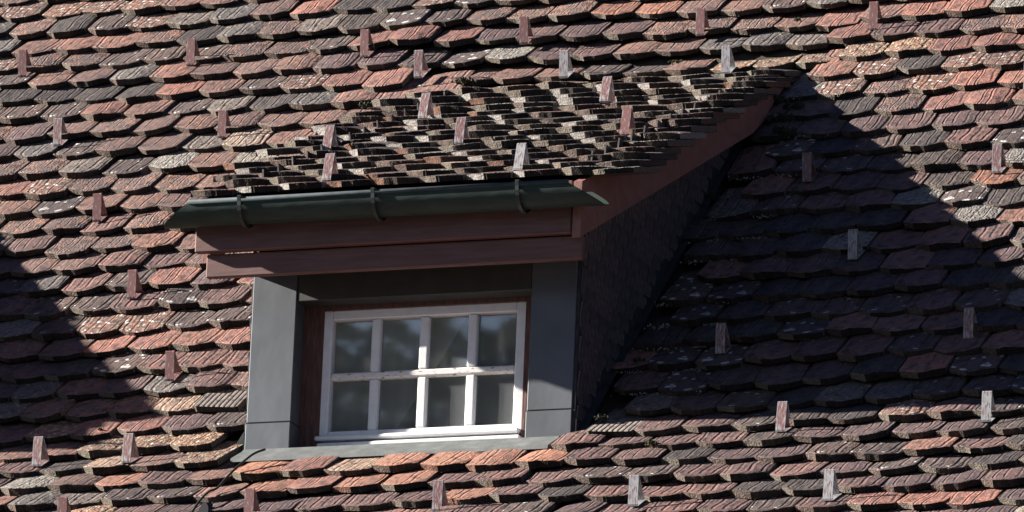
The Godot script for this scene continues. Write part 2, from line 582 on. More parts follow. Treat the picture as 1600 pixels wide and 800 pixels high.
# ---------------------------------------------------------------- one clay tile (tail at y = 0, head at y = 0.36, underside at z = 0)
func tile_mesh(k: int, flat_tail := false) -> ArrayMesh:
	var r := RandomNumberGenerator.new()
	r.seed = 900 + k * 13
	var W := r.randf_range(0.173, 0.182)
	var L := 0.36
	var T := r.randf_range(0.0215, 0.0265)
	var cxl := r.randf_range(0.048, 0.086)
	var cxr := r.randf_range(0.045, 0.075)
	var cyl := r.randf_range(0.032, 0.050)
	var cyr := r.randf_range(0.028, 0.046)
	var jag := 0.0022 if k % 4 != 3 else 0.0055
	var chip := r.randf_range(-0.5, 0.5) if k % 5 == 2 else 9.0
	if flat_tail:
		cxl = 0.014
		cxr = 0.012
		cyl = 0.012
		cyr = 0.008
		jag = 0.0008
	var us := [-1.0, -0.84, -0.66, -0.47, -0.24, 0.0, 0.25, 0.48, 0.66, 0.85, 1.0]
	us[3] = -1.0 + cxl * 2.0 / W
	us[7] = 1.0 - cxr * 2.0 / W
	us[1] = lerpf(-1.0, us[3], 0.33)
	us[2] = lerpf(-1.0, us[3], 0.68)
	us[8] = lerpf(us[7], 1.0, 0.33)
	us[9] = lerpf(us[7], 1.0, 0.68)
	us[4] = lerpf(us[3], us[7], 0.3)
	us[5] = lerpf(us[3], us[7], 0.55)
	us[6] = lerpf(us[3], us[7], 0.8)
	var nc := us.size()
	var camber := r.randf_range(-0.003, 0.008)
	var wave := r.randf_range(-0.003, 0.003)
	var twist := r.randf_range(-0.0025, 0.0025)
	var rows_y := []
	var top := []
	for c in nc:
		var x: float = us[c] * W * 0.5
		var yt := 0.0
		if x < -W * 0.5 + cxl:
			yt = cyl * (-W * 0.5 + cxl - x) / cxl
		elif x > W * 0.5 - cxr:
			yt = cyr * (x - W * 0.5 + cxr) / cxr
		yt += r.randf_range(-jag, jag) + 0.0015 * sin(us[c] * 4.0 + k)
		if absf(us[c] - chip) < 0.22:
			yt += 0.014
		var col := []
		for s in 5:
			var y: float = [yt, yt + 0.005, maxf(yt + 0.02, 0.05), 0.13, L][s]
			var h: float = T + camber * (1.0 - us[c] * us[c]) + wave * sin(y * 22.0 + k) + twist * us[c] * (0.15 - y) * 6.0
			if s == 0:
				h -= r.randf_range(0.0008, 0.0028)
			if c == 0 or c == nc - 1:
				h -= 0.0015
			col.append(Vector3(x, y, h))
		top.append(col)
	var st := SurfaceTool.new()
	st.begin(Mesh.PRIMITIVE_TRIANGLES)
	st.set_smooth_group(1)
	var flip := -1.0 if k % 2 else 1.0
	var off := Vector2(r.randf_range(0.0, 0.0), r.randf_range(0.0, 0.05))
	var put := func(p: Vector3) -> void:
		st.set_uv(Vector2(0.5 + flip * p.x / 0.186, 1.0 - (p.y / 0.24 + off.y)))
		st.add_vertex(p)
	for c in nc - 1:
		for s in 4:
			var p: Vector3 = top[c][s]
			var q: Vector3 = top[c + 1][s]
			var t2: Vector3 = top[c + 1][s + 1]
			var w: Vector3 = top[c][s + 1]
			for v in [p, t2, q, p, w, t2]:
				put.call(v)
	st.generate_normals()
	st.generate_tangents()
	var mesh := st.commit()
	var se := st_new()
	var sd := st_new()  # flat and right tail faces, coloured dark as if in shade
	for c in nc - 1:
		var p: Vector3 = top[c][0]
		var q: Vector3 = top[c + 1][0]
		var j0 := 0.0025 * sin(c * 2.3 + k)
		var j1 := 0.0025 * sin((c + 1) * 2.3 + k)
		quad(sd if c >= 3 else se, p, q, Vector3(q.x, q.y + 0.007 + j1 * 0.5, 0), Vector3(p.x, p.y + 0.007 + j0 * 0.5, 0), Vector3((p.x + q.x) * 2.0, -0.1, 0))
	for c in [0, nc - 1]:
		for s in 4:
			var p: Vector3 = top[c][s]
			var q: Vector3 = top[c][s + 1]
			quad(se, p, q, Vector3(q.x, q.y, 0), Vector3(p.x, p.y, 0), Vector3(p.x, 0, 0))
	quad(se, Vector3(-W * 0.5, cyl, 0), Vector3(W * 0.5, cyr, 0), Vector3(W * 0.5, L, 0), Vector3(-W * 0.5, L, 0), Vector3(0, 0, -1))
	tri(se, Vector3(-W * 0.5, cyl, 0), Vector3(W * 0.5, cyr, 0), Vector3(top[5][0].x, top[5][0].y + 0.003, 0), Vector3(0, 0, -1))
	se.generate_normals()
	se.commit(mesh)
	sd.generate_normals()
	sd.commit(mesh)
	return mesh


func make_tiles() -> void:
	for k in 16:
		tile_meshes.append(tile_mesh(k))
	ribbed_mesh = tile_mesh(40, true)
	# small hexagonal cheek shingle
	var st := st_new()
	var ol := [Vector2(-0.047, 0.026), Vector2(-0.024, 0.0), Vector2(0.024, 0.0), Vector2(0.047, 0.026), Vector2(0.047, 0.12), Vector2(-0.047, 0.12)]
	for j in range(1, 5):
		tri(st, Vector3(ol[0].x, ol[0].y, 0.006), Vector3(ol[j].x, ol[j].y, 0.006), Vector3(ol[j + 1].x, ol[j + 1].y, 0.006), Vector3(0, 0, 1))
	for j in 6:
		var p: Vector2 = ol[j]
		var q: Vector2 = ol[(j + 1) % 6]
		var m := (p + q) * 0.5 - Vector2(0, 0.06)
		quad(st, Vector3(p.x, p.y, 0.006), Vector3(q.x, q.y, 0.006), Vector3(q.x, q.y, 0), Vector3(p.x, p.y, 0), Vector3(m.x, m.y, 0))
	shingle_mesh = done(st)


func pick(pairs: Array) -> String:
	var total := 0.0
	for p in pairs:
		total += p[1]
	var w := rng.randf() * total
	for p in pairs:
		w -= p[1]
		if w <= 0.0:
			return p[0]
	return pairs[0][0]


func look_for(x: float, f: float, on_dormer: bool) -> String:
	if on_dormer:
		return pick([["dark", 3], ["grey", 4], ["purple", 3], ["red_c", 2], ["lichen", 2.5], ["dark_b", 3], ["red", 1.5], ["tan", 0.7], ["crusty", 1]])
	if f < 2.5:
		if f >= -1.5 and x > 0.05 and x < 0.85:
			return pick([["salmon", 6], ["orange", 2], ["rose", 2], ["tan", 1], ["red_b", 1.5], ["crusty", 0.5]])
		if f >= -2.5 and x > 0.0 and x < 1.15:
			return pick([["salmon", 5], ["orange", 3], ["tan", 1.6], ["red_b", 3], ["crusty", 1.0], ["lichen", 0.4], ["grey", 0.5], ["purple_b", 1.5]])
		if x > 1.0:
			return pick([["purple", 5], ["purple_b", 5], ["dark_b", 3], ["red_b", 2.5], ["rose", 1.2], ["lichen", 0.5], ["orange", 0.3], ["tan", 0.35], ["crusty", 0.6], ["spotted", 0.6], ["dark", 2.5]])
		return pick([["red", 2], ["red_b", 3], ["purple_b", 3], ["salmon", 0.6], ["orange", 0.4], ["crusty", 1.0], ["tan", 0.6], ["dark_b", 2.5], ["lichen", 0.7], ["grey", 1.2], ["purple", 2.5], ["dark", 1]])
	if x < 0.3:
		if f > 15.0:
			return pick([["rose", 1.6], ["red", 3.5], ["red_c", 3.5], ["grey", 3.5], ["purple", 2.5], ["dark_b", 3], ["dark", 1.5], ["spotted", 1.2], ["red_b", 2.5], ["lichen", 0.8], ["orange", 0.3], ["tan", 0.5], ["spotted_b", 1], ["dark", 1.5]])
		return pick([["red", 2.5], ["rose", 2], ["red_b", 3], ["red_c", 2.5], ["purple_b", 3], ["crusty", 1.4], ["spotted", 1.6], ["dark_b", 3], ["lichen", 0.9], ["grey", 1.6], ["tan", 0.7], ["spotted_b", 1.4], ["purple", 2.5], ["dark", 1]])
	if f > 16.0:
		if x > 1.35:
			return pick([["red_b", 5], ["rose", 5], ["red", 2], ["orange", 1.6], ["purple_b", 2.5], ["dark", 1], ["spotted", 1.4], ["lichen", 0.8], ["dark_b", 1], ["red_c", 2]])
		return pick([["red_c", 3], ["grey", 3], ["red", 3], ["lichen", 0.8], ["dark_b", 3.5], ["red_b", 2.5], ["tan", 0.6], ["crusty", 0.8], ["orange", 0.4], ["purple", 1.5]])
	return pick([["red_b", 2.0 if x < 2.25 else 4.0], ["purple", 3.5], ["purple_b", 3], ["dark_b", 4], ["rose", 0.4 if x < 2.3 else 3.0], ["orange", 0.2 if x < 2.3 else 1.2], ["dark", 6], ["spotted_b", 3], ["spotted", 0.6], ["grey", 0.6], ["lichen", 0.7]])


# how far the old boarding bulges and sags
func sag(x: float, f: float) -> float:
	return 0.007 * sin(x * 2.3 + f * 0.37) + 0.006 * sin(x * 0.9 - f * 0.21 + 1.0) + 0.003 * sin(x * 5.1 + f * 1.9)


# everything that tells one tile of a course from the next: mesh, materials and place
func tile_spec(x: float, f: float, where: Array, gauge: float, on_dormer: bool, want := "") -> Dictionary:
	var called := want if want != "" else look_for(x, f, on_dormer)
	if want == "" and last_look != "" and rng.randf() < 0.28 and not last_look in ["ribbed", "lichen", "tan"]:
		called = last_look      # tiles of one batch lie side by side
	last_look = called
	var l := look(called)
	var p := deg_to_rad(where[2])
	var thick := 0.0235 if on_dormer else 0.027
	var tau := asin(thick / gauge) + rng.randf_range(-0.014, 0.024)
	var up := Vector3(0, sin(p), -cos(p))
	var nn := Vector3(0, cos(p), sin(p))
	var ty := up * cos(tau) - nn * sin(tau)
	var tn := nn * cos(tau) + up * sin(tau)
	var b := Basis(Vector3.RIGHT, ty, tn)
	var loose := 0.5 if on_dormer else 1.0
	b = b * Basis(Vector3(0, 0, 1), rng.randfn(0.0, 0.032) * loose) * Basis(Vector3(0, 1, 0), rng.randfn(0.0, 0.028) * loose)
	var s := rng.randfn(0.0, 0.006) + 0.009 * sin(x * 1.7 + f * 0.9) + 0.005 * sin(x * 4.3 - f * 1.3)
	if rng.randf() < 0.03:
		s -= 0.022
	var at := Vector3(x + rng.randf_range(-0.003, 0.003), where[0], where[1]) + up * s + nn * (rng.randf_range(0.0, 0.006) + sag(x, f) * (0.35 if on_dormer else 1.0))
	var ek := 0
	match called:
		"orange", "salmon":
			ek = [4, 1, 4, 0][rng.randi() % 4]
		"lichen", "tan", "crusty":
			ek = [0, 0, 1][rng.randi() % 3]
		"ribbed":
			ek = 0
		_:
			ek = [0, 1, 3, 1, 0, 1][rng.randi() % 6] if not on_dormer else [2, 0, 2, 1, 0, 4, 2, 3][rng.randi() % 8]
	return {
		"mesh": ribbed_mesh if called == "ribbed" else tile_meshes[rng.randi() % tile_meshes.size()],
		"top": l.mats[rng.randi() % 3], "edge": edge_mats[ek], "shaded_edge": edge_mats[5 if rng.randf() < (0.85 if on_dormer else 0.7) else 6], "t": Transform3D(b, at), "spot": at + up * 0.07,  # near-black tones stand in for shade on the tail faces
	}


func put_tile(d: Dictionary, parent: Node3D, called := "tile") -> void:
	var o := MeshInstance3D.new()
	o.name = called
	o.mesh = d.mesh
	o.set_surface_override_material(0, d.top)
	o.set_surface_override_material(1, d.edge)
	o.set_surface_override_material(2, d.shaded_edge)
	o.transform = d.t
	parent.add_child(o, true)


func merge_tiles(list: Array, parent: Node3D, called: String) -> void:
	var groups := {}
	for d in list:
		for k in 3:
			var m: Material = d.top if k == 0 else d.edge if k == 1 else d.shaded_edge
			if not groups.has(m):
				var st := SurfaceTool.new()
				st.begin(Mesh.PRIMITIVE_TRIANGLES)
				groups[m] = st
			groups[m].append_from(d.mesh, k, d.t)
	var mesh := ArrayMesh.new()
	for m in groups:
		groups[m].commit(mesh)
		mesh.surface_set_material(mesh.get_surface_count() - 1, m)
	if mesh.get_surface_count():
		part(called, mesh, null, parent, "stuff")


# ---------------------------------------------------------------- the house under the roof
func build_house() -> void:
	var gnd := struct_node("ground", "paved ground in front of the house")
	part("ground_sheet", box_mesh(Vector3(-150, -8.6, -150), Vector3(150, -8.1, 150), 0.0), M.ground, gnd)
	var h := thing("house", "rendered house wall below the old tiled roof", "house", Vector3(0, 0, 0))
	part("wall", box_mesh(Vector3(-8.0, -8.1, 1.35), Vector3(10.0, -1.25, 1.7), 0.0), M.render, h)
	part("wall", box_mesh(Vector3(-8.0, -8.1, -11.0), Vector3(10.0, -1.25, -10.7), 0.0), M.render, h)
	for x in [-8.0, 9.7]:
		var st := st_new()
		extrude_x(st, PackedVector2Array([Vector2(1.34, -8.1), Vector2(1.34, -1.2), Vector2(0.0, -0.15), Vector2(-4.6, 4.0), Vector2(-10.69, -1.4), Vector2(-10.69, -8.1)]), x, x + 0.3)
		part("wall", done(st), M.render, h)
	part("attic_floor", box_mesh(Vector3(-7.69, -1.24, -10.6), Vector3(9.69, -1.1, 1.3), 0.0), M.deck, h)


# boarding that carries the tiles, cut out under the dormers
func deck_strip(st: SurfaceTool, x0: float, x1: float, f0: float, f1: float) -> void:
	var fs := [f0]
	for k in [0.0, 2.0, 3.0, 4.0]:
		if k > f0 and k < f1:
			fs.append(k)
	fs.append(f1)
	for k in fs.size() - 1:
		var a0 := course_at(fs[k])
		var a1 := course_at(fs[k + 1])
		var p := deg_to_rad(a0[2])
		var n := Vector3(0, cos(p), sin(p))
		for d in [[0.055, 1.0], [0.08, -1.0]]:
			var o: Vector3 = -n * d[0]
			quad(st, Vector3(x0, a0[0], a0[1]) + o, Vector3(x1, a0[0], a0[1]) + o, Vector3(x1, a1[0], a1[1]) + o, Vector3(x0, a1[0], a1[1]) + o, n * d[1])


func build_main_roof() -> void:
	var low := struct_node("flared_eaves_roof", "flatter flared eaves of the old roof, below the window, in plain clay tiles")
	var top := struct_node("main_roof", "steep main slope of the old roof in weathered red and brown clay tiles")
	var st := st_new()
	deck_strip(st, -8.2, 10.2, -13.0, 2.6)
	part("roof_boarding", done(st), M.deck, low)
	st = st_new()
	var xs := [-8.2, CHEEK_L - DORMER_STEP, CHEEK_R - DORMER_STEP, CHEEK_L, CHEEK_R, 10.2]
	for k in 5:
		var hole := k == 1 or k == 3
		deck_strip(st, xs[k], xs[k + 1], 19.6 if hole else 2.6, 35.0)
	var rg = rows[35]
	for d in [0.0, 0.03]:
		quad(st, Vector3(-8.2, rg[0] - 0.07 - d, rg[1]), Vector3(10.2, rg[0] - 0.07 - d, rg[1]), Vector3(10.2, -1.5, -11.3 + d), Vector3(-8.2, -1.5, -11.3 + d), Vector3(0, 1, -1))
	part("roof_boarding", done(st), M.deck, top)
	# courses of tiles
	var single := []
	var far := []
	var low_single := []
	var low_far := []
	for i in range(-8, 33):
		var where = rows[i]
		var phase := (0.512 + (TW * 0.5 if i % 2 != 0 else 0.0)) - TW * 40.0
		for c in 90:
			var x := phase + c * TW + rng.randf_range(-0.004, 0.004)
			var z: float = where[1]
			if i >= 1 and i < 20:
				var wall_r := CHEEK_R + 0.072 + 0.01 * sin(i * 2.1)
				if i == 1:
					wall_r = 1.235 + 0.05
				elif i == 2:
					wall_r = 1.36
				var skip := false
				for dx in [0.0, -DORMER_STEP]:
					if x > dx - (0.105 if i > 2 else 0.06) and x < dx + wall_r:
						skip = true
				if skip:
					continue
			var want := ""
			if (i == 2 and absf(x - 1.42) < 0.08) or (i == 2 and absf(x + 0.125) < 0.09) or (i == 4 and absf(x + 0.2) < 0.09):
				want = "ribbed"
			var wh: Array = where
			if i >= 20 and i <= 23 and x > -0.36 and x < 1.46:
				var k := i - 20
				var sag: float = [0.026, 0.024, 0.017, 0.008][k]
				wh = [where[0] - sag * 0.74, where[1] - sag * 0.67, [37.0, 40.0, 41.0, 42.0][k]]
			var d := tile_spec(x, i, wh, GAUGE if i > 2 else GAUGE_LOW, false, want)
			var p := to_frame(d.spot)
			if absf(p.x) > 1.55 or absf(p.y) > 1.7:
				continue
			var inside := absf(p.x) < 1.04 and absf(p.y) < 1.07
			if i <= 2:
				(low_single if inside else low_far).append(d)
			else:
				(single if inside else far).append(d)
	single.sort_custom(func(d1, d2): return (d1.spot - cam_at).length_squared() < (d2.spot - cam_at).length_squared())
	for d in low_single:
		put_tile(d, low)
	merge_tiles(low_far, low, "outer_tiles")
	for k in single.size():
		if k < 300:
			put_tile(single[k], top)
		else:
			far.append(single[k])
	merge_tiles(far, top, "upper_and_outer_tiles")
	# moss in the joints
	for s in [[1.652, 1.10, 0.022, 0], [-0.655, 3.30, 0.012, 0], [1.42, 16.9, 0.045, 1], [1.50, 16.1, 0.05, 1], [1.47, 17.5, 0.04, 1], [1.37, 17.9, 0.04, 1], [1.33, 13.1, 0.03, 1], [-0.42, 18.9, 0.03, 1], [-0.05, 19.9, 0.03, 1], [0.85, 20.2, 0.018, 0], [1.28, 22.1, 0.016, 0], [1.40, 5.4, 0.018, 1], [1.39, 2.7, 0.025, 1]]:
		var w := course_at(s[1])
		var p := deg_to_rad(w[2])
		moss_patch(Vector3(s[0], w[0], w[1]) + Vector3(0, cos(p), sin(p)) * 0.024, s[2], M.moss if s[3] == 0 else M.moss_dark, top if s[1] > 2.9 else low)


	var pale := mat(lin(0.30, 0.29, 0.24), 0.95)
	for f in [3.95, 4.95, 5.98, 7.0, 8.02, 9.98, 11.0, 12.02, 14.0, 16.0, 18.0]:
		for k in 2:
			var w := course_at(f + 0.02)
			var p := deg_to_rad(w[2])
			moss_patch(Vector3(1.40 + k * 0.19 + rng.randf_range(-0.03, 0.05), w[0], w[1]) + Vector3(0, cos(p), sin(p)) * 0.014, rng.randf_range(0.012, 0.035), pale, top, 2.2)


func moss_patch(at: Vector3, rad: float, m: Material, parent: Node3D, long := 1.0) -> void:
	var st := st_new()
	for k in 26:
		var o := Vector3(rng.randfn(0, 0.6), rng.randfn(0, 0.16), rng.randfn(0, 0.4)) * rad * Vector3(long, 1, 1.0 / long)
		var s := rad * rng.randf_range(0.16, 0.36) / long
		var pts := [Vector3(s, 0, 0), Vector3(0, 0, s), Vector3(-s, 0, 0), Vector3(0, 0, -s)]
		var spin := Basis(Vector3.UP, rng.randf() * TAU) * Basis(Vector3.RIGHT, rng.randf() * 0.8)
		for j in 4:
			var p: Vector3 = spin * pts[j]
			var q: Vector3 = spin * pts[(j + 1) % 4]
			tri(st, at + o + p, at + o + q, at + o + Vector3(0, s, 0), p + q + Vector3(0, s, 0))
			tri(st, at + o + p, at + o + q, at + o - Vector3(0, s, 0), p + q - Vector3(0, s, 0))
	part("moss", done(st), m, parent, "stuff")


# ---------------------------------------------------------------- dormer
func build_dormer(dx: float, full: bool, label: String) -> Node3D:
	var d := thing("dormer", label, "dormer", Vector3(dx, 0, 0))
	var st: SurfaceTool
	# --- front wall: sheet-metal casing round the window
	for s in [[-0.012, 0.165], [1.10, 1.277]]:
		var c := part("casing", box_mesh(Vector3(s[0], 0.125, -0.095), Vector3(s[1], 0.70, 0.0), 0.003), M.sheet, d)
		part("casing_foot", box_mesh(Vector3(s[0] - 0.002, -0.02, -0.095), Vector3(s[1] + 0.001, 0.122, 0.004), 0.003), M.sheet, c)
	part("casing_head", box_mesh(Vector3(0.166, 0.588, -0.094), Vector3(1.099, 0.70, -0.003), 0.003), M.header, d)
	part("soffit", box_mesh(Vector3(-0.02, 0.701, -0.15), Vector3(1.29, 0.72, 0.228), 0.0), M.board, d)
	# brown timber jambs behind the casing
	for s in [[0.155, 0.245], [1.045, 1.115]]:
		part("jamb", box_mesh(Vector3(s[0], -0.01, -0.16), Vector3(s[1], 0.62, -0.0965), 0.002), M.jamb, d)
	part("jamb_head", box_mesh(Vector3(0.246, 0.572, -0.16), Vector3(1.044, 0.64, -0.0965), 0.002), M.jamb, d)
	# --- sill: sloping apron dressed down over the tiles
	st = st_new()
	extrude_x(st, PackedVector2Array([Vector2(-0.094, 0.036), Vector2(0.012, 0.020), Vector2(0.022, 0.011), Vector2(0.132, -0.042), Vector2(0.139, -0.058), Vector2(0.131, -0.058), Vector2(0.010, -0.016), Vector2(-0.094, -0.012)]), -0.014, 1.236)
	part("sill", done(st), M.sill, d)
	# --- window
	var w := Node3D.new()
	w.name = "window"
	d.add_child(w)
	var x0 := 0.236
	var x1 := 1.050
	var y0 := 0.072
	var y1 := 0.572
	var zf := -0.098
	for s in [[x0, x0 + 0.040], [x1 - 0.040, x1]]:
		part("stile", box_mesh(Vector3(s[0], y0, zf - 0.045), Vector3(s[1], y1, zf), 0.004), M.white, w)
	part("top_rail", box_mesh(Vector3(x0 + 0.0405, y1 - 0.037, zf - 0.045), Vector3(x1 - 0.0405, y1, zf - 0.001), 0.004), M.white, w)
	part("bottom_rail", box_mesh(Vector3(x0 + 0.0405, y0, zf - 0.045), Vector3(x1 - 0.0405, y0 + 0.032, zf - 0.001), 0.004), M.white, w)
	part("weather_bar", box_mesh(Vector3(x0 - 0.004, y0 - 0.006, zf - 0.02), Vector3(x1 - 0.008, y0 + 0.012, zf + 0.022), 0.005), M.white, w)
	part("sill_board", box_mesh(Vector3(x0 + 0.01, 0.020, zf - 0.05), Vector3(x1, y0 - 0.018, zf + 0.030), 0.004), M.white, w)
	var gx0 := x0 + 0.040
	var pw := (x1 - x0 - 0.080 - 3 * 0.035) / 4.0
	var ym := 0.316
	for k in 3:
		var bx := gx0 + (k + 1) * pw + k * 0.035
		for s in [[y0 + 0.0325, ym - 0.0145], [ym + 0.0145, y1 - 0.0375]]:
			part("glazing_bar", box_mesh(Vector3(bx, s[0], zf - 0.035), Vector3(bx + 0.035, s[1], zf - 0.004), 0.005), M.white, w)
	part("crossbar", box_mesh(Vector3(gx0 + 0.0005, ym - 0.014, zf - 0.036), Vector3(x1 - 0.0405, ym + 0.014, zf - 0.0025), 0.006), M.bar, w)
	for row in 2:
		for k in 4:
			var px := gx0 + k * (pw + 0.035)
			var ya := y0 + 0.030 if row == 0 else ym + 0.012
			var yb := ym - 0.012 if row == 0 else y1 - 0.035
			var tilt := Basis(Vector3.UP, rng.randf_range(-0.006, 0.006)) * Basis(Vector3.RIGHT, rng.randf_range(-0.0012, 0.0012) + (0.0015 if row == 0 else -0.0015))
			var mid := Vector3(px + pw * 0.5, (ya + yb) * 0.5, zf - 0.026)
			st = st_new()
			var hx := pw * 0.5 + 0.004
			var hy := (yb - ya) * 0.5 + 0.002
			for back in [0.0, -0.004]:
				quad(st, Vector3(-hx, -hy, back), Vector3(hx, -hy, back), Vector3(hx, hy, back), Vector3(-hx, hy, back), Vector3(0, 0, 1))
			var o := part("pane", done(st), M.glass, w)
			o.transform = Transform3D(tilt, mid)
	# curtain drawn to the left, inside
	st = st_new()
	st.set_smooth_group(2)
	for k in 40:
		for j in 8:
			var q := []
			for s in [[k, j], [k + 1, j], [k + 1, j + 1], [k, j + 1]]:
				var v: float = s[1] / 8.0
				var reach: float = lerpf(0.22, 0.62, pow(v, 0.9))
				var uu: float = s[0] / 40.0
				q.append(Vector3(0.20 + uu * reach, 0.02 + v * 0.62, -0.215 + 0.004 * sin(uu * 9.0 + v)))
			quad(st, q[0], q[1], q[2], q[3], Vector3(0, 0, 1))
	part("curtain", done(st), M.curtain, d)
	# --- cheeks
	var zy := PackedVector2Array([Vector2(-0.096, main_y(-0.096) - 0.2), Vector2(-0.096, dormer_y(-0.096) - 0.07), Vector2(-2.10, dormer_y(-2.10) - 0.09), Vector2(-2.18, main_y(-2.18) - 0.12)])
	for side in [0, 1]:
		var xa: float = CHEEK_L if side == 0 else CHEEK_R - 0.05
		st = st_new()
		extrude_x(st, zy, xa, xa + 0.05)
		var ck := part("cheek", done(st), M.deck, d)
		var merged := st_new()
		var xf: float = CHEEK_L if side == 0 else CHEEK_R
		for i in 34:
			for c in 26:
				var z := -0.055 - c * 0.098 - (0.049 if i % 2 else 0.0)
				var y := 0.02 + i * 0.066
				if y + 0.06 < main_y(z) or y > dormer_y(z) - 0.09 or z < -2.1:
					continue
				var b := Basis(Vector3(0, 0, -1), Vector3(0, 1, 0), Vector3(1, 0, 0)) if side == 1 else Basis(Vector3(0, 0, 1), Vector3(0, 1, 0), Vector3(-1, 0, 0))
				b = b * Basis(Vector3(1, 0, 0), 0.075 + rng.randf_range(-0.006, 0.006)) * Basis(Vector3(0, 0, 1), rng.randf_range(-0.012, 0.012))
				var t := Transform3D(b, Vector3(xf + (0.009 if side == 1 else -0.009), y, z))
				if full and side == 1:
					var o := part("shingle", shingle_mesh, M.shingle if rng.randf() < 0.6 else M.shingle_b, ck)
					o.transform = t
				else:
					merged.append_from(shingle_mesh, 0, t)
		if not (full and side == 1):
			part("shingles", merged.commit(), M.shingle, ck, "stuff")
		# corner trim and flashing
		var sg := 1.0 if side == 1 else -1.0
		part("corner_trim", box_mesh(Vector3(minf(xf + sg * 0.001, xf + sg * 0.014), 0.0, -0.094), Vector3(maxf(xf + sg * 0.001, xf + sg * 0.014), 0.70, -0.003), 0.002), M.flashing, ck)
		st = st_new()
		var fl := PackedVector2Array([Vector2(0.0, main_y(0.0) - 0.08), Vector2(0.0, main_y(0.0) + 0.065), Vector2(-2.05, main_y(-2.05) + 0.085), Vector2(-2.05, main_y(-2.05) - 0.08)])
		extrude_x(st, fl, minf(xf + sg * 0.016, xf + sg * 0.020), maxf(xf + sg * 0.016, xf + sg * 0.020))
		var ff := part("flashing", done(st), M.flashing, ck)
		st = st_new()
		for k in 1:
			var p := deg_to_rad(42.5)
			var n := Vector3(0, cos(p), sin(p)) * 0.012
			var xo := xf + sg * 0.055
			var xi := xf + sg * 0.0205
			quad(st, Vector3(xi, main_y(-0.02), -0.02) + n, Vector3(xo, main_y(-0.02), -0.02) + n, Vector3(xo, main_y(-2.1), -2.1) + n, Vector3(xi, main_y(-2.1), -2.1) + n, n)
		part("flashing_apron", done(st), M.flashing, ff)
	# --- eaves boards
	part("upper_fascia", box_mesh(Vector3(-0.150, 0.724, 0.229), Vector3(1.338, 0.925, 0.262), 0.004), M.board, d)
	part("lower_fascia", box_mesh(Vector3(-0.115, 0.634, 0.195), Vector3(1.374, 0.7235, 0.226), 0.004), M.board, d)
	for side in [0, 1]:
		st = st_new()
		var zb := 0.268 if side == 1 else 0.19
		var vb := PackedVector2Array([Vector2(zb, 0.702), Vector2(zb, dormer_y(zb) - 0.015), Vector2(-2.23, dormer_y(-2.23) - 0.02), Vector2(-2.02, 1.90), Vector2(-1.86, 1.752), Vector2(-1.734, 1.668)])
		var xa := 1.345 if side == 1 else -0.149
		extrude_x(st, vb, xa, xa + 0.032)
		part("bargeboard", done(st), M.verge, d)
	# --- gutter, half round, mitred ends, open on top
	var gt := Node3D.new()
	gt.name = "gutter"
	d.add_child(gt)
	var gz := 0.337
	var gy := 0.874
	var gr := 0.072
	st = st_new()
	st.set_smooth_group(3)
	var segs := 18
	for wall in [[gr, 1.0], [gr - 0.003, -1.0]]:
		for k in segs:
			var q := []
			for kk in [k, k + 1]:
				var w2: float = PI * kk / segs          # 0 front lip .. PI back lip
				var grow := 0.118 * sin(w2) + 0.045 * maxf(0.0, -cos(w2))
				var p := Vector3(0, gy - wall[0] * sin(w2), gz + wall[0] * cos(w2))
				q.append([p + Vector3(-0.126 - grow, 0, 0), p + Vector3(1.372 + grow, 0, 0)])
			var mid := Vector3(0, gy, gz)
			var out: Vector3 = (q[0][0] + q[1][0]) * 0.5 - mid
			out.x = 0
			quad(st, q[0][0], q[0][1], q[1][1], q[1][0], out * wall[1])
	part("trough", done(st), M.gutter, gt)
	st = st_new()
	st.set_smooth_group(4)
	tube(st, [Vector3(-0.126, gy + 0.004, gz + gr), Vector3(1.372, gy + 0.004, gz + gr)], 0.0085, 10)
	part("rolled_lip", done(st), M.bead, gt)
	for bx in [0.082, 0.612, 1.177]:
		st = st_new()
		var prof := []
		prof.append(Vector2(gz + gr - 0.014, gy + 0.016))
		prof.append(Vector2(gz + gr + 0.012, gy + 0.014))
		for k in 15:
			var w2 := PI * k / 14.0
			prof.append(Vector2(gz + (gr + 0.007) * cos(w2), gy - 0.004 - (gr + 0.007) * sin(w2)))
		prof.append(Vector2(gz - gr - 0.002, gy + 0.04))
		for k in prof.size() - 1:
			var p: Vector2 = prof[k]
			var q: Vector2 = prof[k + 1]
			var n: Vector2 = (q - p).orthogonal().normalized() * 0.0035
			var pa := [p - n, p + n, q + n, q - n]
			for s in [[0, 1], [1, 2], [2, 3], [3, 0]]:
				var a1: Vector2 = pa[s[0]]
				var b1: Vector2 = pa[s[1]]
				var h := (a1 + b1) * 0.5 - (p + q) * 0.5
				quad(st, Vector3(bx - 0.007, a1.y, a1.x), Vector3(bx + 0.007, a1.y, a1.x), Vector3(bx + 0.007, b1.y, b1.x), Vector3(bx - 0.007, b1.y, b1.x), Vector3(0, h.y, h.x))
			for sx in [-1.0, 1.0]:
				quad(st, Vector3(bx + sx * 0.007, pa[0].y, pa[0].x), Vector3(bx + sx * 0.007, pa[1].y, pa[1].x), Vector3(bx + sx * 0.007, pa[2].y, pa[2].x), Vector3(bx + sx * 0.007, pa[3].y, pa[3].x), Vector3(sx, 0, 0))
		part("bracket", done(st), M.bracket, gt)
	# --- roof
	var rf := Node3D.new()
	rf.name = "tile_roof"
	d.add_child(rf)
	st = st_new()
	for s in [[0.05, 1.0], [0.07, -1.0]]:
		quad(st, Vector3(-0.116, dormer_y(0.225) - s[0], 0.225), Vector3(1.344, dormer_y(0.225) - s[0], 0.225), Vector3(1.344, dormer_y(-2.15) - s[0], -2.15), Vector3(-0.116, dormer_y(-2.15) - s[0], -2.15), Vector3(0, s[1], 0))
	part("roof_boarding", done(st), M.deck, rf)
	var list := []
